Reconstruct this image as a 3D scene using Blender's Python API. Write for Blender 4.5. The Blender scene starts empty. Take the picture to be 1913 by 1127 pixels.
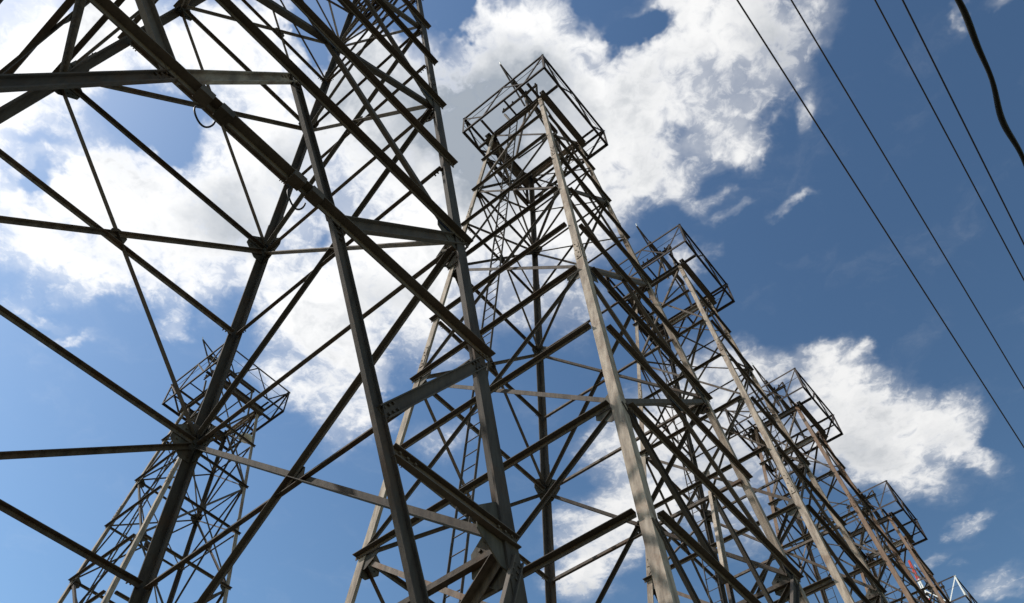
import bpy, math, random
from mathutils import Vector, Matrix

C = bpy.context.scene.collection
SC = bpy.context.scene
R = math.radians

# ------------------------------------------------------------------ camera
cam_data = bpy.data.cameras.new('camera')
cam_data.lens = 29.01
cam_data.sensor_width = 36.0
cam_data.clip_start = 0.05
cam_data.clip_end = 5000.0
cam = bpy.data.objects.new('camera', cam_data)
C.objects.link(cam)
CAM_F = Vector((0.0, 0.55689085, 0.83058569))
CAM_R = Vector((0.99942666, 0.02812187, -0.01885514))
CAM_U = Vector((0.03385787, -0.83010948, 0.55657156))
m = Matrix((CAM_R, CAM_U, -CAM_F)).transposed().to_4x4()
m.translation = Vector((0.0, 0.0, 1.6))
cam.matrix_world = m
SC.camera = cam

# ------------------------------------------------------------------ light
SUN_AZ, SUN_EL = R(-93.0), R(50.0)          # azimuth clockwise from +Y
SUN_DIR = Vector((math.sin(SUN_AZ) * math.cos(SUN_EL), math.cos(SUN_AZ) * math.cos(SUN_EL), math.sin(SUN_EL)))
sun_data = bpy.data.lights.new('sun', 'SUN')
sun_data.energy = 5.0
sun_data.angle = R(0.5)
sun_data.color = (1.0, 0.95, 0.87)
sun = bpy.data.objects.new('sun', sun_data)
sun.rotation_euler = SUN_DIR.to_track_quat('Z', 'Y').to_euler()
sun.location = (-30, 0, 60)
C.objects.link(sun)

SC.view_settings.view_transform = 'Standard'
SC.view_settings.look = 'None'
SC.view_settings.exposure = 0.0
SC.view_settings.gamma = 1.0
SC.cycles.max_bounces = 4
SC.cycles.diffuse_bounces = 2
SC.cycles.glossy_bounces = 2

# ------------------------------------------------------------------ sky with broken cumulus
# each cloud bank is an ellipse on the flat cloud layer above the site:
# (x, y, half length, half width, turn, density), in units of the layer's height
CLOUD_BANKS = [
    (-0.571, 0.301, 0.114, 0.083, 2.438, 1.2), (-0.488, 0.266, 0.098, 0.066, 2.911, 1.2), (-0.392, 0.288, 0.099, 0.074, 2.857, 1.2), (-0.307, 0.31, 0.089, 0.069, 2.047, 1.1),
    (-0.274, 0.242, 0.04, 0.034, 2.507, 0.9), (-0.696, 0.423, 0.141, 0.086, 2.187, 1.0), (-0.623, 0.374, 0.052, 0.038, 2.613, 0.8), (-0.53, 0.467, 0.08, 0.056, 2.891, 1.2),
    (-0.466, 0.493, 0.118, 0.094, 2.507, 1.2), (-0.617, 0.536, 0.104, 0.065, -3.028, 1.2), (-0.595, 0.607, 0.084, 0.044, 3.074, 1.1), (-0.668, 0.577, 0.06, 0.034, 3.029, 0.8),
    (-0.384, 0.545, 0.124, 0.103, 2.624, 1.1), (-0.467, 0.612, 0.084, 0.053, 3.038, 0.9), (-0.331, 0.428, 0.085, 0.06, 1.953, 1.0), (-0.274, 0.461, 0.095, 0.082, 2.684, 1.0),
    (-0.218, 0.368, 0.083, 0.074, 2.608, 1.0), (-0.168, 0.349, 0.064, 0.058, 2.25, 1.1), (-0.137, 0.309, 0.046, 0.039, 2.969, 0.9), (-0.307, 0.655, 0.091, 0.067, -2.629, 0.95),
    (-0.272, 0.733, 0.095, 0.065, -2.028, 0.9), (-0.199, 0.659, 0.106, 0.098, 2.294, 0.9), (-0.145, 0.58, 0.088, 0.081, 2.055, 0.9), (-0.333, 0.803, 0.073, 0.048, -2.575, 0.7),
    (-0.223, 0.787, 0.066, 0.052, 3.047, 0.7), (-0.272, 0.906, 0.059, 0.051, 1.992, 0.6), (-0.224, 0.863, 0.078, 0.034, 1.924, 0.55), (-0.112, 0.74, 0.08, 0.048, 1.668, 0.6),
    (-0.11, 0.937, 0.079, 0.048, -3.11, 0.55), (-0.5, 0.68, 0.027, 0.022, -2.666, 0.7), (-0.659, 0.709, 0.054, 0.013, 2.995, 0.6), (-0.699, 0.667, 0.049, 0.015, -2.626, 0.45),
    (-0.044, 0.395, 0.11, 0.107, 2.697, 1.25), (0.03, 0.427, 0.111, 0.097, 1.522, 1.2), (0.012, 0.308, 0.085, 0.052, -3.103, 1.15), (0.039, 0.258, 0.038, 0.031, -3.069, 1.0),
    (-0.005, 0.263, 0.038, 0.019, -3.11, 0.7), (-0.103, 0.444, 0.114, 0.084, 1.712, 1.0), (-0.051, 0.517, 0.101, 0.073, -3.123, 0.9), (0.119, 0.379, 0.089, 0.077, -2.9, 1.2),
    (0.11, 0.305, 0.046, 0.019, -2.758, 0.9), (0.15, 0.461, 0.089, 0.066, -2.597, 1.1), (0.227, 0.383, 0.089, 0.078, 0.922, 1.2), (0.238, 0.29, 0.078, 0.051, -3.01, 1.2),
    (0.203, 0.258, 0.051, 0.024, -3.074, 1.1), (0.312, 0.312, 0.078, 0.054, 0.881, 0.9), (0.3, 0.422, 0.057, 0.036, 1.672, 0.8), (0.214, 0.479, 0.048, 0.042, 1.099, 0.8),
    (0.297, 0.459, 0.031, 0.021, 1.319, 0.7), (0.181, 0.517, 0.037, 0.032, -2.795, 0.7), (0.381, 0.392, 0.03, 0.019, 1.626, 0.65), (0.338, 0.268, 0.059, 0.042, -2.886, 0.7),
    (0.035, 0.587, 0.083, 0.078, -2.891, 0.75), (0.109, 0.556, 0.076, 0.066, 1.352, 0.75), (-0.021, 0.666, 0.07, 0.066, -3.08, 0.55), (0.073, 0.689, 0.071, 0.057, -3.015, 0.6),
    (0.05, 0.529, 0.088, 0.049, -3.088, 0.8), (0.263, 0.521, 0.024, 0.017, 3.06, 0.6), (0.374, 0.543, 0.043, 0.011, 2.724, 0.5), (0.255, 0.614, 0.041, 0.03, 1.315, 0.65),
    (0.29, 0.548, 0.023, 0.008, -2.887, 0.3), (0.153, 1.185, 0.122, 0.1, 1.904, 1.15), (0.107, 1.303, 0.094, 0.07, 1.467, 0.9), (0.208, 1.118, 0.111, 0.084, 1.365, 1.05),
    (0.146, 0.961, 0.073, 0.053, 2.551, 0.65), (0.206, 0.928, 0.107, 0.078, 1.387, 0.75), (0.289, 0.886, 0.116, 0.092, 1.214, 0.95), (0.296, 1.056, 0.146, 0.109, 1.296, 0.85),
    (0.365, 0.812, 0.061, 0.051, -2.628, 0.8), (0.413, 1.17, 0.131, 0.085, 1.302, 0.4), (0.413, 0.973, 0.114, 0.086, 1.154, 0.8), (0.491, 0.818, 0.074, 0.06, -3.07, 1.2),
    (0.541, 0.778, 0.026, 0.021, 1.601, 0.9), (0.46, 0.785, 0.039, 0.03, -2.738, 0.9), (0.587, 0.91, 0.129, 0.081, -2.604, 1.25), (0.707, 0.939, 0.083, 0.061, -2.408, 1.15),
    (0.751, 1.001, 0.061, 0.044, -2.552, 0.9), (0.555, 0.968, 0.116, 0.089, -2.592, 1.1), (0.638, 1.021, 0.079, 0.058, -2.65, 0.9), (0.669, 1.073, 0.058, 0.042, 0.927, 0.4),
    (0.813, 1.029, 0.041, 0.029, -2.57, 0.7), (0.716, 1.076, 0.082, 0.042, -2.484, 0.5), (0.801, 1.182, 0.039, 0.028, -2.576, 0.7), (0.836, 1.169, 0.025, 0.024, 2.128, 0.65),
    (0.767, 1.276, 0.034, 0.026, 2.513, 0.5), (0.936, 1.371, 0.067, 0.053, 2.815, 0.7), (0.824, 1.301, 0.026, 0.017, -2.766, 0.4), (0.545, 0.281, 0.025, 0.009, 1.433, 0.4),
    (0.607, 0.274, 0.027, 0.015, -2.933, 0.4), (-0.378, 0.78, 0.054, 0.04, 1.953, 0.5), (-0.22, 0.586, 0.097, 0.066, 1.972, 0.8), (-0.314, 0.692, 0.083, 0.073, -1.735, 0.7),
    (-0.137, 0.662, 0.103, 0.062, 1.691, 0.7), (-0.266, 0.861, 0.071, 0.064, -1.952, 0.6), (-0.055, 0.592, 0.07, 0.06, 1.673, 0.6), (-0.553, 0.428, 0.064, 0.043, 2.916, 0.6),
    (-0.705, 0.638, 0.049, 0.034, 2.785, 0.4), (-0.159, 0.442, 0.076, 0.062, 1.841, 0.7), (-0.442, 0.379, 0.067, 0.031, -2.921, -1.1), (-0.595, 0.461, 0.041, 0.019, 2.1, -0.8),
    (-0.235, 0.293, 0.046, 0.024, 1.318, -1.35), (-0.513, 0.246, 0.023, 0.016, 2.822, -0.9), (0.161, 0.297, 0.044, 0.028, 2.669, -1.0), (-0.058, 0.252, 0.047, 0.024, -3.122, -1.3),
    (0.102, 0.254, 0.028, 0.017, -3.077, -0.8), (0.218, 0.437, 0.04, 0.019, 2.592, -0.45), (-0.256, 0.576, 0.019, 0.017, 2.717, -0.5), (-0.6, 0.404, 0.041, 0.015, 3.133, -0.5),
    (-0.15, 0.252, 0.05, 0.031, 3.123, -0.8), (-0.188, 0.848, 0.042, 0.028, 3.14, -0.5),
]
THICK_CLOUD = [
    (-0.072, 0.394, 0.122, 0.102, 1.721, 1.0), (0.011, 0.362, 0.08, 0.076, -3.039, 0.9), (-0.013, 0.471, 0.085, 0.07, -3.106, 0.8), (0.078, 0.414, 0.059, 0.055, 1.249, 0.5),
    (-0.386, 0.52, 0.083, 0.065, -2.754, 0.7), (-0.201, 0.347, 0.061, 0.053, 2.767, 0.5), (-0.274, 0.461, 0.067, 0.058, 2.516, 0.5), (0.566, 0.98, 0.084, 0.059, -2.827, 0.35),
    (0.38, 1.06, 0.125, 0.104, 0.921, 0.6), (0.25, 1.19, 0.087, 0.058, 1.405, 0.4), (0.333, 0.319, 0.079, 0.048, 0.903, 0.5), (-0.207, 0.659, 0.058, 0.053, 2.231, 0.35),
    (0.108, 1.351, 0.073, 0.064, -2.825, 0.35),
]


world = bpy.data.worlds.new("World")
SC.world = world
world.use_nodes = True
WT = world.node_tree
WT.nodes.clear()


def wn(kind, **kw):
    n = WT.nodes.new(kind)
    for k, v in kw.items():
        setattr(n, k, v)
    return n


def wl(a, b):
    WT.links.new(a, b)


def wmath(op, a, b=None, c=None, clamp=False):
    n = wn('ShaderNodeMath', operation=op, use_clamp=clamp)
    for i, v in enumerate((a, b, c)):
        if v is None:
            continue
        if isinstance(v, (int, float)):
            n.inputs[i].default_value = v
        else:
            wl(v, n.inputs[i])
    return n.outputs[0]


def wrange(val, f0, f1, t0, t1, smooth=True):
    n = wn('ShaderNodeMapRange')
    n.interpolation_type = 'SMOOTHSTEP' if smooth else 'LINEAR'
    wl(val, n.inputs[0])
    for i, v in enumerate((f0, f1, t0, t1)):
        if isinstance(v, (int, float)):
            n.inputs[i + 1].default_value = v
        else:
            wl(v, n.inputs[i + 1])
    return n.outputs[0]


def wnoise(vec, scale, detail, rough, dist=0.0):
    n = wn('ShaderNodeTexNoise')
    n.noise_dimensions = '3D'
    n.inputs['Scale'].default_value = scale
    n.inputs['Detail'].default_value = detail
    n.inputs['Roughness'].default_value = rough
    n.inputs['Distortion'].default_value = dist
    wl(vec, n.inputs['Vector'])
    return n


coord = wn('ShaderNodeTexCoord').outputs['Generated']
sep = wn('ShaderNodeSeparateXYZ')
wl(coord, sep.inputs[0])
zc = wmath('MAXIMUM', sep.outputs[2], 0.06)
comb = wn('ShaderNodeCombineXYZ')
wl(wmath('DIVIDE', sep.outputs[0], zc), comb.inputs[0])
wl(wmath('DIVIDE', sep.outputs[1], zc), comb.inputs[1])
LAYER = comb.outputs[0]

# billows push the bank outlines about, so no edge stays an ellipse
warp1 = wnoise(LAYER, 7.0, 5.0, 0.6)
wv = wn('ShaderNodeVectorMath', operation='SUBTRACT')
wl(warp1.outputs['Color'], wv.inputs[0])
wv.inputs[1].default_value = (0.5, 0.5, 0.5)
wsc = wn('ShaderNodeVectorMath', operation='MULTIPLY')
wl(wv.outputs[0], wsc.inputs[0])
wsc.inputs[1].default_value = (0.16, 0.16, 0.0)
wad = wn('ShaderNodeVectorMath', operation='ADD')
wl(LAYER, wad.inputs[0])
wl(wsc.outputs[0], wad.inputs[1])
WARPED = wad.outputs[0]


def banks(items, inner, outer, amount=1.0):
    """sum of soft ellipses; the running total rides in the vector's third component"""
    q = WARPED
    for (x, y, rx, ry, rot, wt) in items:
        mp = wn('ShaderNodeMapping', vector_type='TEXTURE')
        mp.inputs['Location'].default_value = (x, y, 0)
        mp.inputs['Rotation'].default_value = (0, 0, rot)
        mp.inputs['Scale'].default_value = (rx, ry, 1e7)
        wl(q, mp.inputs['Vector'])
        ln = wn('ShaderNodeVectorMath', operation='LENGTH')
        wl(mp.outputs[0], ln.inputs[0])
        cb = wn('ShaderNodeCombineXYZ')
        wl(wrange(ln.outputs['Value'], outer, inner, 0.0, wt * amount), cb.inputs[2])
        ad = wn('ShaderNodeVectorMath', operation='ADD')
        wl(q, ad.inputs[0])
        wl(cb.outputs[0], ad.inputs[1])
        q = ad.outputs[0]
    sp = wn('ShaderNodeSeparateXYZ')
    wl(q, sp.inputs[0])
    return sp.outputs[2]


bank = banks([b for b in CLOUD_BANKS if b[5] > 0], 0.15, 1.4, 0.80)
hole = banks([(b[0], b[1], b[2], b[3], b[4], -b[5]) for b in CLOUD_BANKS if b[5] < 0], 0.2, 1.25)
thick = banks(THICK_CLOUD, 0.1, 1.3)
cover = wmath('SUBTRACT', wmath('MINIMUM', bank, 1.3), hole)
fluff = wnoise(WARPED, 9.0, 12.0, 0.62, 0.15)
fluff2 = wnoise(LAYER, 42.0, 9.0, 0.62, 0.5)
n1 = wmath('SUBTRACT', fluff.outputs['Fac'], 0.5)
n2 = wmath('SUBTRACT', fluff2.outputs['Fac'], 0.5)
gate = wrange(cover, 0.0, 0.5, 0.05, 1.0)                  # clear sky stays clear away from the banks
puff = wmath('MULTIPLY', wmath('ADD', wmath('MULTIPLY', n1, 1.8), wmath('MULTIPLY', n2, 1.8)), gate)
dens = wmath('ADD', cover, puff)
alpha = wrange(dens, 0.02, 1.3, 0.0, 1.0)
veil = wrange(wmath('MULTIPLY_ADD', n1, 0.9, cover), 0.0, 0.9, 0.0, 0.45)
alpha = wmath('MAXIMUM', alpha, veil)
# thin veils keep some blue; deep cloud is darker below than its sunlit rims
body = wrange(dens, 0.7, 1.7, 0.0, 1.0)
big = wnoise(WARPED, 8.5, 6.0, 0.55)
shade = wmath('MULTIPLY', wmath('MINIMUM', thick, 1.0), wrange(dens, 0.55, 1.15, 0.0, 1.0))
shade = wmath('ADD', shade, wmath('MULTIPLY', wrange(big.outputs['Fac'], 0.40, 0.68, 0.0, 0.55), body), clamp=True)
# cloud glows more towards the sun
sdot = wn('ShaderNodeVectorMath', operation='DOT_PRODUCT')
nrm = wn('ShaderNodeVectorMath', operation='NORMALIZE')
wl(coord, nrm.inputs[0])
wl(nrm.outputs[0], sdot.inputs[0])
sdot.inputs[1].default_value = SUN_DIR
glow = wrange(sdot.outputs['Value'], 0.35, 0.98, 0.0, 1.0)
lit = wmath('MULTIPLY_ADD', glow, 0.24, 0.90)
cmix = wn('ShaderNodeMix', data_type='RGBA')
wl(shade, cmix.inputs[0])
cmix.inputs[6].default_value = (1.0, 1.0, 1.0, 1)
cmix.inputs[7].default_value = (0.36, 0.405, 0.465, 1)
cl = wn('ShaderNodeVectorMath', operation='SCALE')
wl(cmix.outputs[2], cl.inputs[0])
SKY_STRENGTH = 0.10
wl(wmath('MULTIPLY', lit, 1.0 / SKY_STRENGTH), cl.inputs['Scale'])

sky = wn('ShaderNodeTexSky')
sky.sky_type = 'NISHITA'
sky.sun_disc = False
sky.sun_elevation = SUN_EL
sky.sun_rotation = SUN_AZ
sky.altitude = 200.0
sky.air_density = 1.3
sky.dust_density = 0.7
sky.ozone_density = 3.0
mix = wn('ShaderNodeMix', data_type='RGBA')
wl(alpha, mix.inputs[0])
# deepen the blue away from the sun as the phone's exposure does
pre = wn('ShaderNodeVectorMath', operation='SCALE')
wl(sky.outputs[0], pre.inputs[0])
pre.inputs['Scale'].default_value = SKY_STRENGTH
gam = wn('ShaderNodeGamma')
wl(pre.outputs[0], gam.inputs[0])
gam.inputs[1].default_value = 1.75
post = wn('ShaderNodeVectorMath', operation='MULTIPLY')
wl(gam.outputs[0], post.inputs[0])
post.inputs[1].default_value = (44.4, 36.4, 24.9)
wl(post.outputs[0], mix.inputs[6])
wl(cl.outputs[0], mix.inputs[7])
bg = wn('ShaderNodeBackground')
bg.inputs['Strength'].default_value = SKY_STRENGTH
wl(mix.outputs[2], bg.inputs['Color'])
out = wn('ShaderNodeOutputWorld')
wl(bg.outputs[0], out.inputs['Surface'])


# ------------------------------------------------------------------ materials
def steel(name, base, pale, rust, rust_amt, pale_amt, rough=0.82, metallic=0.0, vary=0.35, spec=0.14):
    mt = bpy.data.materials.new(name)
    mt.use_nodes = True
    nt = mt.node_tree
    bs = nt.nodes['Principled BSDF']
    bs.inputs['Roughness'].default_value = rough
    bs.inputs['Metallic'].default_value = metallic
    bs.inputs['Specular IOR Level'].default_value = spec
    tc = nt.nodes.new('ShaderNodeTexCoord')
    oi = nt.nodes.new('ShaderNodeObjectInfo')
    off = nt.nodes.new('ShaderNodeVectorMath'); off.operation = 'MULTIPLY_ADD'
    cx = nt.nodes.new('ShaderNodeCombineXYZ')
    for i in range(3):
        nt.links.new(oi.outputs['Random'], cx.inputs[i])
    nt.links.new(cx.outputs[0], off.inputs[0])
    off.inputs[1].default_value = (37.0, 53.0, 71.0)
    nt.links.new(tc.outputs['Object'], off.inputs[2])

    def noise(scale, detail, rgh, sc=(1, 1, 1)):
        mp = nt.nodes.new('ShaderNodeMapping')
        mp.inputs['Scale'].default_value = sc
        nt.links.new(off.outputs[0], mp.inputs[0])
        n = nt.nodes.new('ShaderNodeTexNoise')
        n.inputs['Scale'].default_value = scale
        n.inputs['Detail'].default_value = detail
        n.inputs['Roughness'].default_value = rgh
        nt.links.new(mp.outputs[0], n.inputs['Vector'])
        return n.outputs['Fac']

    def ramp(fac, lo, hi, a, b):
        n = nt.nodes.new('ShaderNodeMapRange')
        n.interpolation_type = 'SMOOTHSTEP'
        nt.links.new(fac, n.inputs[0])
        for i, v in enumerate((lo, hi, a, b)):
            n.inputs[i + 1].default_value = v
        return n.outputs[0]

    def mixc(fac, a, b):
        n = nt.nodes.new('ShaderNodeMix'); n.data_type = 'RGBA'
        nt.links.new(fac, n.inputs[0])
        for sock, v in ((6, a), (7, b)):
            if isinstance(v, tuple):
                n.inputs[sock].default_value = v + (1,)
            else:
                nt.links.new(v, n.inputs[sock])
        return n.outputs[2]

    streak = noise(2.2, 7, 0.64, (4.2, 4.2, 0.55))
    blot = noise(1.3, 8, 0.7)
    fine = noise(22.0, 6, 0.7)
    col = mixc(ramp(streak, 0.30, 0.70, 0, pale_amt), base, pale)
    col = mixc(ramp(blot, 0.50, 0.66, 0, rust_amt), col, rust)
    col = mixc(ramp(fine, 0.55, 0.75, 0, 0.45), col, tuple(v * 0.55 for v in base))
    # every member has weathered by its own amount
    hv = nt.nodes.new('ShaderNodeHueSaturation')
    rv = nt.nodes.new('ShaderNodeMapRange')
    nt.links.new(oi.outputs['Random'], rv.inputs[0])
    rv.inputs[3].default_value = 1.0 - vary
    rv.inputs[4].default_value = 1.0 + vary
    nt.links.new(rv.outputs[0], hv.inputs['Value'])
    nt.links.new(col, hv.inputs['Color'])
    nt.links.new(hv.outputs[0], bs.inputs['Base Color'])
    bp = nt.nodes.new('ShaderNodeBump')
    bp.inputs['Strength'].default_value = 0.35
    bp.inputs['Distance'].default_value = 0.006
    nt.links.new(fine, bp.inputs['Height'])
    nt.links.new(bp.outputs[0], bs.inputs['Normal'])
    return mt


RUST = (0.105, 0.055, 0.032)
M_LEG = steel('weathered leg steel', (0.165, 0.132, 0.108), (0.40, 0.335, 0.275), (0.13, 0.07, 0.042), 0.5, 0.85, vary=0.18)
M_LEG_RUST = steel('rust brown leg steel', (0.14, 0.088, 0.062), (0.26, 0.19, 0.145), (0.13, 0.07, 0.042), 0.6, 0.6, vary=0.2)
M_LEG_DARK = steel('dark shaded leg steel', (0.045, 0.037, 0.033), (0.105, 0.090, 0.080), RUST, 0.4, 0.6, vary=0.2)  # darker, browner leg steel that also holds the legs' shade in its colour
M_BEAM = steel('dark beam steel', (0.068, 0.056, 0.049), (0.135, 0.114, 0.099), (0.095, 0.056, 0.038), 0.4, 0.45)
M_BRACE = steel('brace steel', (0.060, 0.048, 0.042), (0.21, 0.17, 0.14), RUST, 0.55, 0.5, vary=0.45)
M_RAIL = steel('platform rail steel', (0.048, 0.038, 0.036), (0.09, 0.075, 0.068), (0.07, 0.04, 0.03), 0.35, 0.4)
M_PLATE = steel('gusset steel', (0.05, 0.045, 0.04), (0.13, 0.118, 0.10), RUST, 0.4, 0.6)
M_WHITE = steel('white paint', (0.72, 0.73, 0.72), (0.8, 0.8, 0.79), (0.35, 0.24, 0.18), 0.2, 0.8, rough=0.5, vary=0.05)
M_RED = steel('red paint', (0.42, 0.045, 0.03), (0.5, 0.09, 0.06), (0.30, 0.10, 0.07), 0.3, 0.6, rough=0.5, vary=0.08)
M_CABLE = steel('black cable sheath', (0.018, 0.017, 0.017), (0.03, 0.028, 0.027), (0.02, 0.018, 0.016), 0.2, 0.4, rough=0.55, vary=0.1)
M_WIRE = steel('weathered wire', (0.05, 0.042, 0.045), (0.075, 0.062, 0.06), (0.05, 0.03, 0.022), 0.4, 0.5, rough=0.55, vary=0.1)
M_DISH = steel('pale dish shell', (0.62, 0.62, 0.60), (0.72, 0.72, 0.70), (0.4, 0.36, 0.3), 0.2, 0.5, rough=0.5, vary=0.03)


def ground_mat():
    mt = bpy.data.materials.new('gravel and dry grass')
    mt.use_nodes = True
    nt = mt.node_tree
    bs = nt.nodes['Principled BSDF']
    bs.inputs['Roughness'].default_value = 0.95
    bs.inputs['Specular IOR Level'].default_value = 0.1
    tc = nt.nodes.new('ShaderNodeTexCoord')
    n1_ = nt.nodes.new('ShaderNodeTexNoise'); n1_.inputs['Scale'].default_value = 0.25; n1_.inputs['Detail'].default_value = 10
    n2_ = nt.nodes.new('ShaderNodeTexNoise'); n2_.inputs['Scale'].default_value = 9.0; n2_.inputs['Detail'].default_value = 8
    for n in (n1_, n2_):
        nt.links.new(tc.outputs['Object'], n.inputs['Vector'])
    a = nt.nodes.new('ShaderNodeMix'); a.data_type = 'RGBA'
    a.inputs[6].default_value = (0.075, 0.08, 0.038, 1)
    a.inputs[7].default_value = (0.17, 0.15, 0.12, 1)
    r1 = nt.nodes.new('ShaderNodeMapRange'); r1.inputs[1].default_value = 0.42; r1.inputs[2].default_value = 0.58
    nt.links.new(n1_.outputs['Fac'], r1.inputs[0]); nt.links.new(r1.outputs[0], a.inputs[0])
    b = nt.nodes.new('ShaderNodeMix'); b.data_type = 'RGBA'; b.blend_type = 'MULTIPLY'; b.inputs[0].default_value = 0.7
    nt.links.new(a.outputs[2], b.inputs[6]); nt.links.new(n2_.outputs['Color'], b.inputs[7])
    nt.links.new(b.outputs[2], bs.inputs['Base Color'])
    bp = nt.nodes.new('ShaderNodeBump'); bp.inputs['Strength'].default_value = 0.6; bp.inputs['Distance'].default_value = 0.03
    nt.links.new(n2_.outputs['Fac'], bp.inputs['Height']); nt.links.new(bp.outputs[0], bs.inputs['Normal'])
    return mt


# ------------------------------------------------------------------ mesh helpers
class Shape:
    def __init__(self):
        self.v, self.f = [], []

    def prism(self, poly, p0, p1, ax, ay):
        """extrude a 2-D outline (along ax, ay) from p0 to p1"""
        n, b = len(poly), len(self.v)
        for p in (p0, p1):
            for (x, y) in poly:
                self.v.append(tuple(p + ax * x + ay * y))
        d = p1 - p0
        flip = ax.cross(ay).dot(d) < 0
        area = sum(poly[i][0] * poly[(i + 1) % n][1] - poly[(i + 1) % n][0] * poly[i][1] for i in range(n))
        if area < 0:
            flip = not flip
        fs = [tuple(b + i for i in reversed(range(n))), tuple(b + n + i for i in range(n))]
        for i in range(n):
            j = (i + 1) % n
            fs.append((b + i, b + j, b + n + j, b + n + i))
        if flip:
            fs = [tuple(reversed(q)) for q in fs]
        self.f += fs

    def bar(self, poly, p0, p1, hint_x, hint_y=None):
        """extrude with the outline's x axis near hint_x, square to the member"""
        d = (p1 - p0).normalized()
        ax = (hint_x - d * hint_x.dot(d)).normalized()
        ay = d.cross(ax).normalized()
        if hint_y is not None and ay.dot(hint_y) < 0:
            ay = -ay
        self.prism(poly, p0, p1, ax, ay)

    def rod(self, p0, p1, r, n=6):
        d = (p1 - p0).normalized()
        h = Vector((0, 0, 1)) if abs(d.z) < 0.9 else Vector((1, 0, 0))
        self.bar([(r * math.cos(2 * math.pi * i / n), r * math.sin(2 * math.pi * i / n)) for i in range(n)], p0, p1, h)

    def tube(self, pts, r, n=8):
        b0 = len(self.v)
        N = len(pts)
        prev = None
        for i, p in enumerate(pts):
            d = (pts[min(i + 1, N - 1)] - pts[max(i - 1, 0)]).normalized()
            h = prev if prev is not None else (Vector((0, 0, 1)) if abs(d.z) < 0.9 else Vector((1, 0, 0)))
            ax = (h - d * h.dot(d)).normalized()
            prev = ax
            ay = d.cross(ax)
            rr = r[i] if isinstance(r, list) else r
            for k in range(n):
                a = 2 * math.pi * k / n
                self.v.append(tuple(p + (ax * math.cos(a) + ay * math.sin(a)) * rr))
        for i in range(N - 1):
            for k in range(n):
                k2 = (k + 1) % n
                self.f.append((b0 + i * n + k, b0 + i * n + k2, b0 + (i + 1) * n + k2, b0 + (i + 1) * n + k))
        self.f.append(tuple(b0 + k for k in reversed(range(n))))
        self.f.append(tuple(b0 + (N - 1) * n + k for k in range(n)))

    def build(self, name, mat, parent=None, smooth=False):
        me = bpy.data.meshes.new(name)
        me.from_pydata(self.v, [], self.f)
        me.materials.append(mat)
        if smooth:
            me.polygons.foreach_set('use_smooth', [True] * len(me.polygons))
        me.update()
        o = bpy.data.objects.new(name, me)
        C.objects.link(o)
        if parent is not None:
            o.parent = parent
        return o


def angle(a, b, t):            # rolled angle: leg a along x, leg b along y
    return [(0, 0), (a, 0), (a, t), (t, t), (t, b), (0, b)]


def channel(h, b, t):          # web along y (0..h), flanges along x
    return [(0, 0), (b, 0), (b, t), (t, t), (t, h - t), (b, h - t), (b, h), (0, h)]


def ibeam(h, b, t):            # web along y, centred on x = 0
    q = b / 2
    return [(-q, 0), (q, 0), (q, t), (t / 2, t), (t / 2, h - t), (q, h - t), (q, h), (-q, h), (-q, h - t), (-t / 2, h - t), (-t / 2, t), (-q, t)]


def flat(a, t):
    return [(0, 0), (a, 0), (a, t), (0, t)]


def thing(name, label, cat, loc=(0, 0, 0), rz=0.0, group=None):
    o = bpy.data.objects.new(name, None)
    o.empty_display_size = 0.5
    C.objects.link(o)
    o.location = loc
    o.rotation_euler = (0, 0, rz)
    o['label'] = label
    o['category'] = cat
    if group:
        o['group'] = group
    return o


def tag(o, label, cat, group=None):
    o['label'] = label
    o['category'] = cat
    if group:
        o['group'] = group
    return o


V = Vector
UP = V((0, 0, 1))

# ------------------------------------------------------------------ ground
g = Shape()
g.v = [(-900, -900, 0), (900, -900, 0), (900, 900, 0), (-900, 900, 0)]
g.f = [(0, 1, 2, 3)]
go = g.build('ground', ground_mat())
go['kind'] = 'structure'

# ------------------------------------------------------------------ one lattice tower (local x along the row)
H0 = 1.6
W0, WK = 3.8785, 0.083692                     # half width = W0 - WK * (z - H0)
LEVELS = [31.409, 28.80, 26.21, 23.610, 20.896, 18.175, 15.595, 12.946, 10.300, 7.692, 4.992, 2.35]   # platform downwards
LEVELS = [z + H0 for z in LEVELS]
Z_TOP = LEVELS[0]
RAIL_TOP = 32.849 + H0
RING = 2.106


def hw(z):
    return W0 - WK * (z - H0)


FACES = {                                       # corner, corner, outward normal; camera-side faces first
    'a': (V((-1, -1, 0)), V((1, -1, 0)), V((0, -1, 0))),
    'b': (V((-1, 1, 0)), V((-1, -1, 0)), V((-1, 0, 0))),
    'c': (V((1, -1, 0)), V((1, 1, 0)), V((1, 0, 0))),
    'd': (V((1, 1, 0)), V((-1, 1, 0)), V((0, 1, 0))),
}


def fp(face, s, z, off=0.0):
    """point on a face: s = -1..1 from corner to corner, off = outward offset"""
    c0, c1, n = FACES[face]
    w = hw(z)
    t = (c1 - c0) * 0.5
    q = n * (w + off) + t * (s * w)
    return V((q.x, q.y, z))


def fnormal(face):
    n = FACES[face][2]
    return (n + UP * WK).normalized()


def ftan(face):
    c0, c1, n = FACES[face]
    return ((c1 - c0) * 0.5).normalized()


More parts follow.
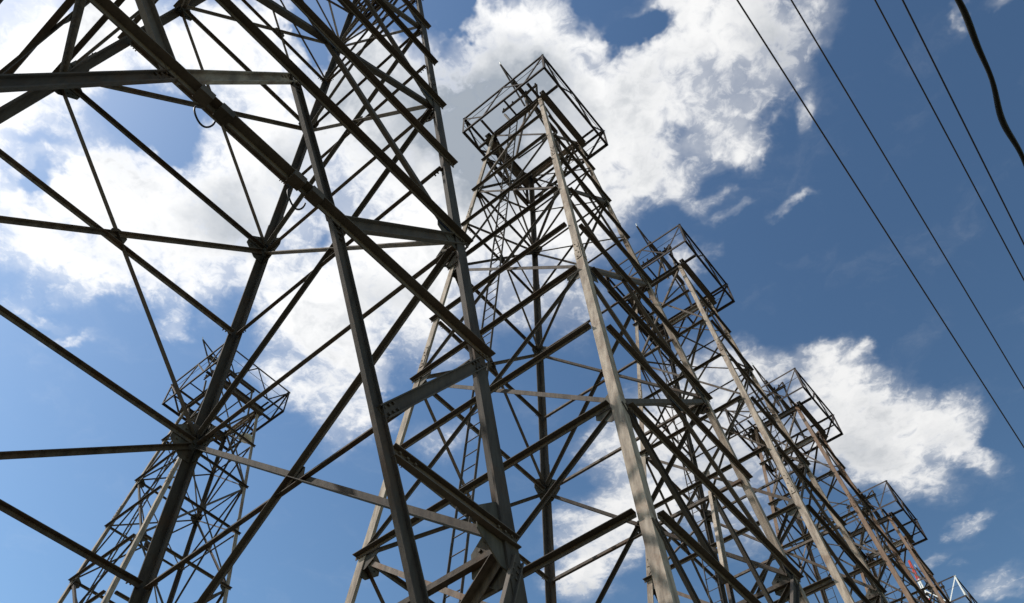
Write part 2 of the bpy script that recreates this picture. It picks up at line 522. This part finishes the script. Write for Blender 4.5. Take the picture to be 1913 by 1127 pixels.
def make_tower():
    rnd = random.Random(4)
    root = thing('lattice_tower', 'lattice tower', 'lattice tower')
    legs = {}
    # ---- legs: three lengths of angle, smaller upwards, with splice plates
    cuts = [(0.0, LEVELS[6] + 0.9, 0.19, 0.024), (LEVELS[6] + 0.9, LEVELS[3] + 0.7, 0.175, 0.022), (LEVELS[3] + 0.7, Z_TOP + 0.12, 0.155, 0.018)]
    for sx, sy in ((-1, -1), (1, -1), (-1, 1), (1, 1)):
        s = Shape()

        def cp(z):
            return V((sx * hw(z), sy * hw(z), z))
        for (z0, z1, a, t) in cuts:
            s.bar(angle(a, a, t), cp(z0), cp(z1), V((-sx, 0, 0)), V((0, -sy, 0)))
        for (z0, z1, a, t) in cuts[:2]:
            for ax, other in ((V((-sx, 0, 0)), V((0, sy, 0))), (V((0, -sy, 0)), V((sx, 0, 0)))):
                p, q = cp(z1 - 0.42), cp(z1 + 0.42)
                o_ = ax * 0.03 + other * 0.002
                s.bar(flat(a - 0.06, 0.014), p + o_, q + o_, ax, other)
                for k in range(5):
                    b = p.lerp(q, (k + 0.5) / 5) + o_ + ax * ((a - 0.06) * (0.3 if k % 2 else 0.7))
                    s.rod(b + other * 0.012, b + other * 0.034, 0.017)
        leg = s.build('leg', M_LEG_DARK if (sx, sy) == (1, 1) else M_LEG, root)  # far corner leg gets the dark steel, its shade painted in
        legs[(sx, sy)] = leg
        # gusset plates at the panel points, one on each flange
        for li in (2, 4, 6, 8, 10):
            z = LEVELS[li]
            k = 0.86 if li > 4 else 0.66
            for face_ax, nrm_ in ((V((-sx, 0, 0)), V((0, sy, 0))), (V((0, -sy, 0)), V((sx, 0, 0)))):
                gs = Shape()
                poly = [(0.04, -0.44 * k), (0.27 * k, -0.44 * k), (0.60 * k, -0.15 * k), (0.60 * k, 0.15 * k), (0.27 * k, 0.44 * k), (0.04, 0.44 * k)]
                base = V((sx * hw(z), sy * hw(z), z)) - nrm_ * 0.027
                upv = (UP - nrm_ * WK).normalized()
                gs.prism(poly, base, base - nrm_ * 0.013, face_ax, upv)
                for bx, bz in ((0.12, -0.34), (0.12, -0.17), (0.12, 0.0), (0.12, 0.17), (0.12, 0.34), (0.38, -0.2), (0.46, -0.12), (0.38, 0.2), (0.46, 0.12), (0.42, 0.0), (0.52, 0.0)):
                    p = base + face_ax * (bx * k) + upv * (bz * k) - nrm_ * 0.012
                    gs.rod(p, p - nrm_ * 0.026, 0.018)
                gs.build('gusset_plate', M_PLATE, leg)

    # ---- horizontal beams
    for li, z in enumerate(LEVELS):
        if li == 0:
            continue
        w = hw(z)
        for face in 'abcd':
            n, t = FACES[face][2], ftan(face)
            if face == 'a' and li >= 10:
                continue                                     # portal opening
            s = Shape()
            if face in 'ab':
                a, b = (0.09, 0.11) if li > 3 else (0.085, 0.095)
                p0 = fp(face, -1, z, 0.004)
                p1 = fp(face, 1, z, 0.004)
                cut = 0.20 if li > 3 else 0.165
                if face == 'a':
                    p0, p1 = p0 + t * cut, p1 + t * 0.07
                else:
                    p0, p1 = p0 - t * 0.07, p1 - t * cut
                dz = UP * (a * 0.5)
                s.bar(angle(b, a, 0.014), p0 + dz, p1 + dz, n, -UP)
            else:
                a, b = (0.13, 0.07) if face == 'c' else (0.085, 0.085)
                if li <= 3:
                    a, b = 0.075, 0.07
                p0 = fp(face, -1, z, -0.045) + t * 0.14
                p1 = fp(face, 1, z, -0.045) - t * 0.14
                if face == 'c':                              # bottom flange turned in, sunlit web above it
                    dz = UP * (-a * 0.5)
                    s.bar(angle(b, a, 0.012), p0 + dz, p1 + dz, -n, UP)
                else:
                    dz = UP * (a * 0.5)
                    s.bar(angle(b, a, 0.012), p0 + dz, p1 + dz, -n, -UP)
            # bolt heads where the beam meets the leg
            for p, d in ((p0, 1), (p1, -1)):
                for kk in (0.06, 0.12, 0.18):
                    q = p + t * (d * kk) - UP * 0.02 * (kk * 10 % 2)
                    s.rod(q + n * 0.01, q + n * 0.034, 0.014)
            s.build('horizontal_beam', M_BEAM if face in 'ab' else M_BRACE, root)

    # ---- crossed diagonal braces, two half panels tall
    def brace(face, s0, z0, s1, z1, size, off, ins0=0.2, ins1=0.2, mat=M_BRACE, nm='diagonal_brace', t=0.010, lip=False):
        n = fnormal(face)
        p0, p1 = fp(face, s0, z0, off), fp(face, s1, z1, off)
        d = (p1 - p0).normalized()
        s = Shape()
        side = n.cross(d).normalized() * (size * 0.5)
        if lip:                                              # outstanding leg along the upper edge, facing out
            if side.z < 0:
                side = -side
            s.bar(angle(size, size * 0.8, t), p0 + d * ins0 + side, p1 - d * ins1 + side, -side, n)
        else:
            s.bar(angle(size, size, t), p0 + d * ins0 - side, p1 - d * ins1 - side, n.cross(d), -n)
        for p, sg in ((p0 + d * ins0, 1), (p1 - d * ins1, -1)):
            for kk in (0.07, 0.15, 0.23):
                q = p + d * (sg * kk)
                s.rod(q + n * 0.0, q + n * 0.024, 0.014)
        return s.build(nm, mat, root)

    pans = [(10, 8), (8, 6), (6, 4), (4, 2)]
    for (lo, hi) in pans:
        z0, z1 = LEVELS[lo], LEVELS[hi]
        for face in 'abcd':
            if face == 'a' and lo == 10:
                continue
            size = {'a': 0.10, 'b': 0.10, 'c': 0.10, 'd': 0.085}[face] * (1.0 if lo > 4 else 0.78)
            b1 = brace(face, -1, z0, 1, z1, size * (0.8 if face == 'b' else 1.0), -0.052, mat=M_BEAM if face in 'ab' else M_BRACE, lip=face == 'b')
            brace(face, 1, z0, -1, z1, size * (0.85 if face == 'c' else 1.0), -0.066, mat=M_BEAM if face in 'ac' else M_BRACE)
            # plate bolted over the crossing
            w0_, w1_ = hw(z0), hw(z1)
            zc_ = z0 + (z1 - z0) * w0_ / (w0_ + w1_)
            pc = fp(face, 0, zc_, -0.05)
            sp = Shape()
            n, t = fnormal(face), ftan(face)
            up2 = n.cross(t)
            ks = 2.0 if face == 'a' and lo == 8 else 1.0
            sp.prism([(x_ * ks, y_ * (1 + (ks - 1) * 0.3)) for x_, y_ in ((-0.16, -0.07), (-0.07, -0.16), (0.07, -0.16), (0.16, -0.07), (0.16, 0.07), (0.07, 0.16), (-0.07, 0.16), (-0.16, 0.07))], pc, pc + n * 0.012, t, up2)
            for bx, by in ((-0.1, 0), (0.1, 0), (0, 0.1), (0, -0.1)):
                q = pc + t * bx + up2 * by + n * 0.01
                sp.rod(q, q + n * 0.022, 0.014)
            sp.build('splice_plate', M_PLATE, b1)
    # top panel and bottom panel
    for face in 'abcd':
        brace(face, -1, LEVELS[2], 1, LEVELS[0], 0.075, -0.046)
        brace(face, 1, LEVELS[2], -1, LEVELS[0], 0.075, -0.058)
        if face != 'a':
            brace(face, -1, 0.35, 1, LEVELS[10], 0.10, -0.052)
            brace(face, 1, 0.35, -1, LEVELS[10], 0.10, -0.066)

    # the slender top carries a second, closer set of crosses
    for (lo, hi) in ((3, 2), (2, 1), (1, 0)):
        for face in 'cd':
            brace(face, -1, LEVELS[lo], 1, LEVELS[hi], 0.055, -0.075, 0.1, 0.1)
            brace(face, 1, LEVELS[lo], -1, LEVELS[hi], 0.055, -0.088, 0.1, 0.1)

    # ---- portal frame on the near face
    z7, z8, z9, z10 = LEVELS[8], LEVELS[9], LEVELS[10], LEVELS[11]

    def strut(s0, z0, s1, z1, prof, off, nm, mat=M_BEAM, in0=0.0, in1=0.0):
        n = fnormal('a')
        p0, p1 = fp('a', s0, z0, off), fp('a', s1, z1, off)
        d = (p1 - p0).normalized()
        hgt = max(y for x, y in prof)
        side = n.cross(d).normalized()
        s = Shape()
        s.bar([(x, y - hgt / 2) for x, y in prof], p0 + d * in0, p1 - d * in1, n, side)
        for p, sg in ((p0 + d * in0, 1), (p1 - d * in1, -1)):
            for kk in (0.08, 0.17, 0.26):
                for sd in (-0.25, 0.25):
                    q = p + d * (sg * kk) + side * (hgt * sd)
                    s.rod(q + n * 0.008, q + n * 0.034, 0.015)
        return s.build(nm, mat, root)

    for sg in (1, -1):
        u8 = 0.88 if sg > 0 else -1.15                       # where the sloping leg leaves the beam
        qs = u8 / hw(z8)
        strut(sg * 0.97, z7, qs, z8, channel(0.185, 0.07, 0.013), -0.05, 'portal_brace')
        strut(-0.15 / hw(z7), z7, qs, z8, channel(0.14, 0.06, 0.013), -0.05, 'portal_brace', M_BEAM if sg > 0 else M_LEG)  # paler steel on one brace paints in the sunlight it catches
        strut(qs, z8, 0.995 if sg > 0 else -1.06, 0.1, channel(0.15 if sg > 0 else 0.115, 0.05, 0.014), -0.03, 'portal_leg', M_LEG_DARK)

        def on_leg(z):                                       # s of the sloping portal leg at height z
            x0 = (0.995 if sg > 0 else -1.06) * hw(0.1)
            return (u8 + (x0 - u8) * (z8 - z) / (z8 - 0.1)) / hw(z)
        strut(sg * 1.0, z8 - 0.08, on_leg(z9 + 0.25), z9 + 0.25, channel(0.135, 0.05, 0.012), -0.02, 'portal_lacing', in0=0.1, in1=0.08)
        strut(on_leg(z9 - 0.05), z9 - 0.05, sg * 1.0, z9, channel(0.135, 0.06, 0.013), -0.02, 'portal_lacing', in0=0.08, in1=0.0)
        strut(sg * 1.0, z9 - 0.1, on_leg(z10 + 0.2), z10 + 0.2, channel(0.12, 0.05, 0.012), -0.02, 'portal_lacing', in0=0.1, in1=0.06)
        strut(on_leg(z10), z10, sg * 1.0, z10, channel(0.12, 0.05, 0.012), -0.02, 'portal_lacing', in0=0.06, in1=0.0)

    # ---- climbing ladder up the middle of one side
    def lad(z, s_off):
        w = hw(z) - 0.38
        return V((-w, 0.50 + (33.0 - z) * 0.012 + s_off, z))
    st = Shape()
    st.bar(flat(0.06, 0.012), lad(0.4, -0.19), lad(Z_TOP + 0.9, -0.19), V((1, 0, 0)))
    ladder = st.build('ladder', M_BEAM, root)
    st = Shape()
    st.bar(flat(0.06, 0.012), lad(0.4, 0.19), lad(Z_TOP + 0.9, 0.19), V((1, 0, 0)))
    st.build('stringer', M_BEAM, ladder)
    z = 0.7
    while z < Z_TOP + 0.8:
        s = Shape()
        s.rod(lad(z, -0.19) + V((0.03, 0, 0)), lad(z, 0.19) + V((0.03, 0, 0)), 0.012)
        s.build('rung', M_BEAM, ladder)
        z += 0.43

    # ---- platform ring, cantilevered on deep girders
    zt = Z_TOP
    ring = Shape()
    cor = [V((-1, -1, 0)), V((1, -1, 0)), V((1, 1, 0)), V((-1, 1, 0))]
    for i in range(4):
        p0, p1 = cor[i] * RING, cor[(i + 1) % 4] * RING
        n = FACES['acdb'[i]][2]
        p0 = V((p0.x, p0.y, zt)); p1 = V((p1.x, p1.y, zt))
        ring.bar(angle(0.10, 0.10, 0.009), p0, p1, -n, -UP)
    plat = ring.build('platform', M_RAIL, root)
    w = hw(zt)
    for face, prof in (('a', ibeam(0.36, 0.2, 0.016)), ('d', ibeam(0.42, 0.24, 0.016)), ('b', ibeam(0.26, 0.16, 0.014)), ('c', channel(0.32, 0.12, 0.014))):
        n, t = FACES[face][2], ftan(face)
        ext = 0.16 if face in 'ad' else -0.14
        p0 = fp(face, -1, zt, 0.14 if face in 'ad' else -0.03) - t * ext
        p1 = fp(face, 1, zt, 0.14 if face in 'ad' else -0.03) + t * ext
        s = Shape()
        hgt = max(y for x, y in prof)
        dz = V((0, 0, -0.05 - hgt))
        s.bar(prof, p0 + dz, p1 + dz, n if face != 'c' else -n, UP)
        s.build('platform_girder', M_BEAM if face != 'c' else M_LEG, plat)
    for sx in (-1, 1):
        for sy in (-1, 1):
            for ax in (0, 1):
                p0 = V((sx * (w - 0.03), sy * (w - 0.03), zt - 0.10))
                p1 = V((sx * (RING - 0.09), p0.y, p0.z)) if ax == 0 else V((p0.x, sy * (RING - 0.09), p0.z))
                s = Shape()
                s.bar(angle(0.10, 0.09, 0.010), p0, p1, V((0, -sy, 0)) if ax == 0 else V((-sx, 0, 0)), UP)
                s.build('outrigger', M_RAIL, plat)
    for mx, my in ((-1, 0), (1, 0), (0, 1)):
        s = Shape()
        p0 = V((mx * w, my * w, zt - 0.09)); p1 = V((mx * (RING - 0.08), my * (RING - 0.08), zt - 0.09))
        s.bar(angle(0.08, 0.08, 0.009), p0, p1, V((my, mx, 0)), UP)
        s.build('outrigger', M_RAIL, plat)
    for i in range(4):                                       # railing of each side
        p0, p1 = cor[i] * RING, cor[(i + 1) % 4] * RING
        n = FACES['acdb'[i]][2]
        lo0, lo1 = V((p0.x, p0.y, zt)), V((p1.x, p1.y, zt))
        hi0, hi1 = V((p0.x, p0.y, RAIL_TOP)), V((p1.x, p1.y, RAIL_TOP))
        s = Shape()
        s.bar(angle(0.085, 0.085, 0.008), hi0, hi1, -n, -UP)
        rail = s.build('railing', M_RAIL, plat)
        s = Shape()
        s.rod(lo0.lerp(hi0, 0.52) - n * 0.02, lo1.lerp(hi1, 0.52) - n * 0.02, 0.011)
        s.build('mid_rail', M_RAIL, plat)
        for (a, ha, b, hb) in ((0.0, 1, 0.25, 0), (0.25, 0, 0.5, 1), (0.5, 1, 0.75, 0), (0.75, 0, 1.0, 1)):
            pa = (hi0.lerp(hi1, a) if ha else lo0.lerp(lo1, a)) - n * 0.012
            pb = (hi0.lerp(hi1, b) if hb else lo0.lerp(lo1, b)) - n * 0.012
            s = Shape()
            s.bar(angle(0.065, 0.065, 0.007), pa, pb, (pb - pa).cross(n).normalized(), -n)
            s.build('rail_brace', M_RAIL, plat)
        s = Shape()
        c_ = cor[i]
        s.bar(angle(0.085, 0.085, 0.008), lo0 + UP * 0.002, hi0 - UP * 0.002, V((-c_.x, 0, 0)), V((0, -c_.y, 0)))
        s.build('rail_post', M_RAIL, plat)

    # ---- head frame over the platform: beam along the row, raking horn, crossarm with pins
    hz = 33.15 + H0
    s = Shape()
    s.bar(ibeam(0.2, 0.14, 0.014), V((-1.9, -0.42, hz)), V((1.05, -0.42, hz)), V((0, 1, 0)), UP)
    head = s.build('head_beam', M_BEAM, root)
    tip = V((-2.55, -0.30, 34.15 + H0))

    def ang(p, q, a, nm, mat=M_RAIL, parent=head):
        s = Shape()
        s.bar(angle(a, a, 0.008), p, q, V((0.3, 1, 0)))
        return s.build(nm, mat, parent)
    ang(tip, V((-1.0, -0.42, hz + 0.14)), 0.05, 'horn')
    ang(tip, V((-1.15, -0.40, hz - 1.15)), 0.055, 'horn')
    ang(V((-1.78, -0.38, 33.72 + H0)), V((-1.9, -0.40, hz + 0.1)), 0.05, 'horn')
    s = Shape(); s.rod(tip - V((0.0, 0, 0.05)), tip + V((-0.04, 0, 0.14)), 0.02); s.build('finial', M_WHITE, head)
    cz = 32.95 + H0
    s = Shape()
    s.bar(channel(0.14, 0.07, 0.01), V((-1.18, 0.72, cz)), V((-1.18, -1.12, cz)), V((-1, 0, 0)), UP)
    arm = s.build('crossarm', M_BEAM, root)
    for y in (0.64, 0.40, 0.16, -0.55, -0.80, -1.05):
        s = Shape()
        b = V((-1.22, y, cz + 0.14))
        s.tube([b + UP * h for h in (0, 0.05, 0.09, 0.10, 0.14, 0.17, 0.18, 0.22, 0.25)], [0.014, 0.014, 0.016, 0.045, 0.035, 0.02, 0.038, 0.028, 0.006], 8)
        s.build('insulator_pin', M_RAIL, arm)
    ang(V((-1.15, 0.66, cz)), V((-1.12, 0.30, zt)), 0.08, 'crossarm_post', M_BEAM, arm)
    ang(V((-1.15, -1.05, cz + 0.5)), V((-1.12, -0.98, zt)), 0.07, 'crossarm_post', M_BEAM, arm)
    ang(V((-1.15, -1.05, cz + 0.5)), V((-1.15, -0.45, cz + 0.12)), 0.05, 'crossarm_post', M_BEAM, arm)
    ang(V((-1.1, -0.42, hz)), V((-0.9, -0.42, zt)), 0.08, 'head_post', M_BEAM)
    ang(V((0.9, -0.42, hz)), V((1.15, -0.42, zt)), 0.08, 'head_post', M_BEAM)
    ang(V((-0.9, -0.42, hz)), V((0.1, 1.1, zt)), 0.07, 'head_post', M_BEAM)
    ang(V((0.9, -0.40, hz)), V((0.2, 1.1, zt)), 0.07, 'head_post', M_BEAM)
    ang(V((-1.0, -0.46, hz)), V((0.9, -0.50, zt)), 0.06, 'head_post', M_BEAM)
    return root


def kids(o):
    return [c for c in C.objects if c.parent == o]


KIDS = {}


def copy_tree(o, parent=None):
    c = o.copy()
    C.objects.link(c)
    if parent is not None:
        c.parent = parent
    for ch in KIDS.get(o.name, []):
        copy_tree(ch, c)
    return c


tower = make_tower()
for ob in list(C.objects):
    if ob.parent is not None:
        KIDS.setdefault(ob.parent.name, []).append(ob)

ROW = math.pi / 2 - 0.6594398
E1 = V((math.cos(ROW), math.sin(ROW), 0))
E2 = V((-math.sin(ROW), math.cos(ROW), 0))
ROW_GROUP = 'steel lattice towers'
B0 = V((1.18088, 13.13992, 0))
TOWERS = [
    (-9.867, 0.031, 'nearest dark lattice tower, looming overhead at the left with its top cut off'),
    (0.0, 0.0, 'complete tall lattice tower just right of the middle, with square railed top platform'),
    (10.0, 0.0, 'lattice tower directly behind the tallest complete one, second railed platform down the row'),
    (20.861, 0.0, 'rusty lattice tower whose platform stands before the white cloud at right'),
    (31.491, 0.0, 'lattice tower near the lower right, its platform second smallest of the row'),
    (42.2, 0.35, 'farthest lattice tower in the lower right corner with white painted platform rails'),
    (1.17, 20.75, 'small looking lattice tower set apart behind the nearest one, at lower left'),
]
roots = []
for i, (du, dv, lab) in enumerate(TOWERS):
    r = tower if i == 0 else copy_tree(tower)
    r.location = B0 + E1 * du + E2 * dv
    # each tower was set out by hand: a degree or less off the row's line
    r.rotation_euler = (0, 0, ROW + (-0.0149, 0.0, 0.006, -0.008, 0.010, -0.006, 0.004)[i])
    if i == 0:
        r.location.z = -0.078                                # its footing sits a little lower
    r['label'] = lab
    r['group'] = ROW_GROUP
    roots.append(r)
bpy.context.view_layer.update()

# white painted railing on the farthest platform of the row
far = roots[5]
for o in list(C.objects):
    if o.parent is not None and o.parent.parent == far and o.name.split('.')[0] in ('rail_post', 'rail_brace'):
        p = o.data.vertices[0].co
        if p.x < -1.2 and p.y < 0.6:
            o.material_slots[0].link = 'OBJECT'
            o.material_slots[0].material = M_WHITE
            o['label'] = 'white painted platform railing member'

# ------------------------------------------------------------------ nearest tower: cable loops tied to a beam
near = roots[0]
zb = LEVELS[9]
for u0 in (-0.72, 0.43):
    s = Shape()
    y = -hw(zb) - 0.02
    pts = []
    for k in range(25):
        a = math.pi * (k / 24.0) * 1.15 - 0.2
        pts.append(V((u0 + 0.11 * math.cos(a), y + 0.09 + 0.015 * math.sin(2 * a), zb - 0.05 - 0.17 * math.sin(a))))
    s.tube(pts, 0.010, 7)
    loop = s.build('cable_loop', M_CABLE, near, smooth=True)
    for du in (-0.12, 0.12):
        cl_ = Shape()
        cl_.bar([(-0.010, -0.054), (0.120, -0.054), (0.120, 0.054), (-0.010, 0.054)], V((u0 + du - 0.075, -hw(zb) - 0.003, zb)), V((u0 + du + 0.075, -hw(zb) - 0.003, zb)), V((0, -1, 0)), UP)
        cl_.build('beam_clamp', M_BEAM, near)
# the nearest tower's legs are darker than the others', shade put into their colour; some towers further down the row are rustier
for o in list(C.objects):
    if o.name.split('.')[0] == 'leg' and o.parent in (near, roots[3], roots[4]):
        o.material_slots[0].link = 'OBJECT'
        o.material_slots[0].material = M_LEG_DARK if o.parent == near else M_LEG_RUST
# and it carries no ladder on this side
for o in list(C.objects):
    if o.parent is not None and o.parent.parent == near and o.parent.name.startswith('ladder'):
        bpy.data.objects.remove(o)
for o in list(C.objects):
    if o.parent == near and o.name.startswith('ladder'):
        bpy.data.objects.remove(o)

# ------------------------------------------------------------------ pale dish on the tower that stands apart
apart = roots[6]
dish = thing('dish_antenna', 'pale round dish fixed under the platform of the lower left tower', 'dish antenna',
             apart.location + E1 * 1.75 + E2 * 0.1 + UP * (Z_TOP - 0.75), ROW)
s = Shape()
prof = [(0.0, 0.0), (0.12, 0.012), (0.22, 0.04), (0.30, 0.085), (0.36, 0.15)]
ring_n = 28
for (r_, h_) in prof:
    for k in range(ring_n):
        a = 2 * math.pi * k / ring_n
        s.v.append((r_ * math.cos(a) + 0.0, r_ * math.sin(a), h_ - 0.15))
for (r_, h_) in reversed(prof):
    for k in range(ring_n):
        a = 2 * math.pi * k / ring_n
        s.v.append((max(r_ - 0.015, 0) * math.cos(a), max(r_ - 0.015, 0) * math.sin(a), h_ - 0.135))
for i in range(2 * len(prof) - 1):
    for k in range(ring_n):
        k2 = (k + 1) % ring_n
        s.f.append((i * ring_n + k, (i + 1) * ring_n + k, (i + 1) * ring_n + k2, i * ring_n + k2))
s.build('dish', M_DISH, dish, smooth=True)
s = Shape()
s.rod(V((0, 0, -0.12)), V((-0.25, 0, 0.18)), 0.025)
s.rod(V((-0.25, 0, 0.18)), V((-0.5, 0, 0.36)), 0.025)
s.build('bracket', M_BEAM, dish)

# ------------------------------------------------------------------ red and white radio mast far behind
mast_at = V((math.sin(R(29.5)) * 118.0, math.cos(R(29.5)) * 118.0, 0))
mast = thing('radio_mast', 'distant red and white banded lattice radio mast seen between the farthest towers', 'radio mast', mast_at, 0.4)
mh = 118.0 * math.tan(R(34.1)) + 1.6


def mw(z):
    return 0.12 + (mh - z) * 0.034 if z < mh - 14 else 0.12 + (mh - z) * 0.022


nb = 24
for b in range(nb):
    z0, z1 = mh * b / nb, mh * (b + 1) / nb
    s = Shape()
    steps = 3
    for q in range(steps):
        za, zb_ = z0 + (z1 - z0) * q / steps, z0 + (z1 - z0) * (q + 1) / steps
        for k in range(3):
            a0, a1 = 2 * math.pi * k / 3, 2 * math.pi * (k + 1) / 3
            A0 = V((mw(za) * math.cos(a0), mw(za) * math.sin(a0), za)); A1 = V((mw(zb_) * math.cos(a0), mw(zb_) * math.sin(a0), zb_))
            B1 = V((mw(zb_) * math.cos(a1), mw(zb_) * math.sin(a1), zb_))
            s.rod(A0, A1, 0.085, 6)
            s.rod(A0, B1, 0.045, 5)
            s.rod(A1, B1, 0.05, 5)
    s.build('red_section' if (nb - b) % 2 else 'white_section', M_RED if (nb - b) % 2 else M_WHITE, mast)
for zq in (mh - 7.5, mh - 9.0):
    s = Shape()
    s.tube([V((0.55, 0.3, zq - 0.6)), V((0.55, 0.3, zq - 0.55)), V((0.55, 0.3, zq + 0.55)), V((0.55, 0.3, zq + 0.6))], [0.2, 0.32, 0.32, 0.2], 10)
    s.build('antenna_drum', M_WHITE, mast, smooth=True)

# ------------------------------------------------------------------ overhead cables beside the row
CABLES = [
    (1.66, 1.52, 37.6, 0.0062, 'thin dark overhead wire nearest the towers, leftmost of the overhead lines'),
    (2.05, 1.54, 37.4, 0.0058, 'thin dark overhead wire, second from the towers'),
    (2.64, 1.55, 37.0, 0.0058, 'thin dark overhead wire, third from the towers, close to the reddish one'),
    (3.74, 1.60, 33.5, 0.016, 'dark cable that only clips the top right corner of the picture'),
    (2.84, 1.56, 36.4, 0.0064, 'reddish dark overhead wire just left of the thick wavy cable'),
]
for (x, y, az, rad, lab) in CABLES:
    s = Shape()
    a = R(az)
    d = V((math.sin(a), math.cos(a), 0))
    base = V((x, y, 7.6))
    s.tube([base + d * (t * 1.0) - UP * (0.00002 * t * t * 0) for t in (-40, -20, -8, -3, 0, 3, 6, 10, 16, 25, 40, 60)], rad, 8)
    tag(s.build('overhead_cable', M_WIRE, None, smooth=True), lab, 'overhead cable', 'overhead cables at the right')
s = Shape()
a = R(34.4)
d = V((math.sin(a), math.cos(a), 0))
sd = V((d.y, -d.x, 0))
pts, rads = [], []
t = -30.0
while t <= 45.0:
    wob = 0.017 * math.sin(t * 4.3) + 0.009 * math.sin(t * 9.1 + 1.0) if -6 < t < 8 else 0.0
    pts.append(V((3.23, 1.57, 7.6)) + d * t + sd * wob + UP * (0.012 * math.cos(t * 4.3)))
    rads.append(0.0205 + 0.003 * math.sin(t * 7.0))
    t += 0.06 if -6 < t < 8 else 1.5
s.tube(pts, rads, 10)
tag(s.build('overhead_cable', M_CABLE, None, smooth=True), 'thick black wavy bundled cable at the right edge', 'overhead cable', 'overhead cables at the right')
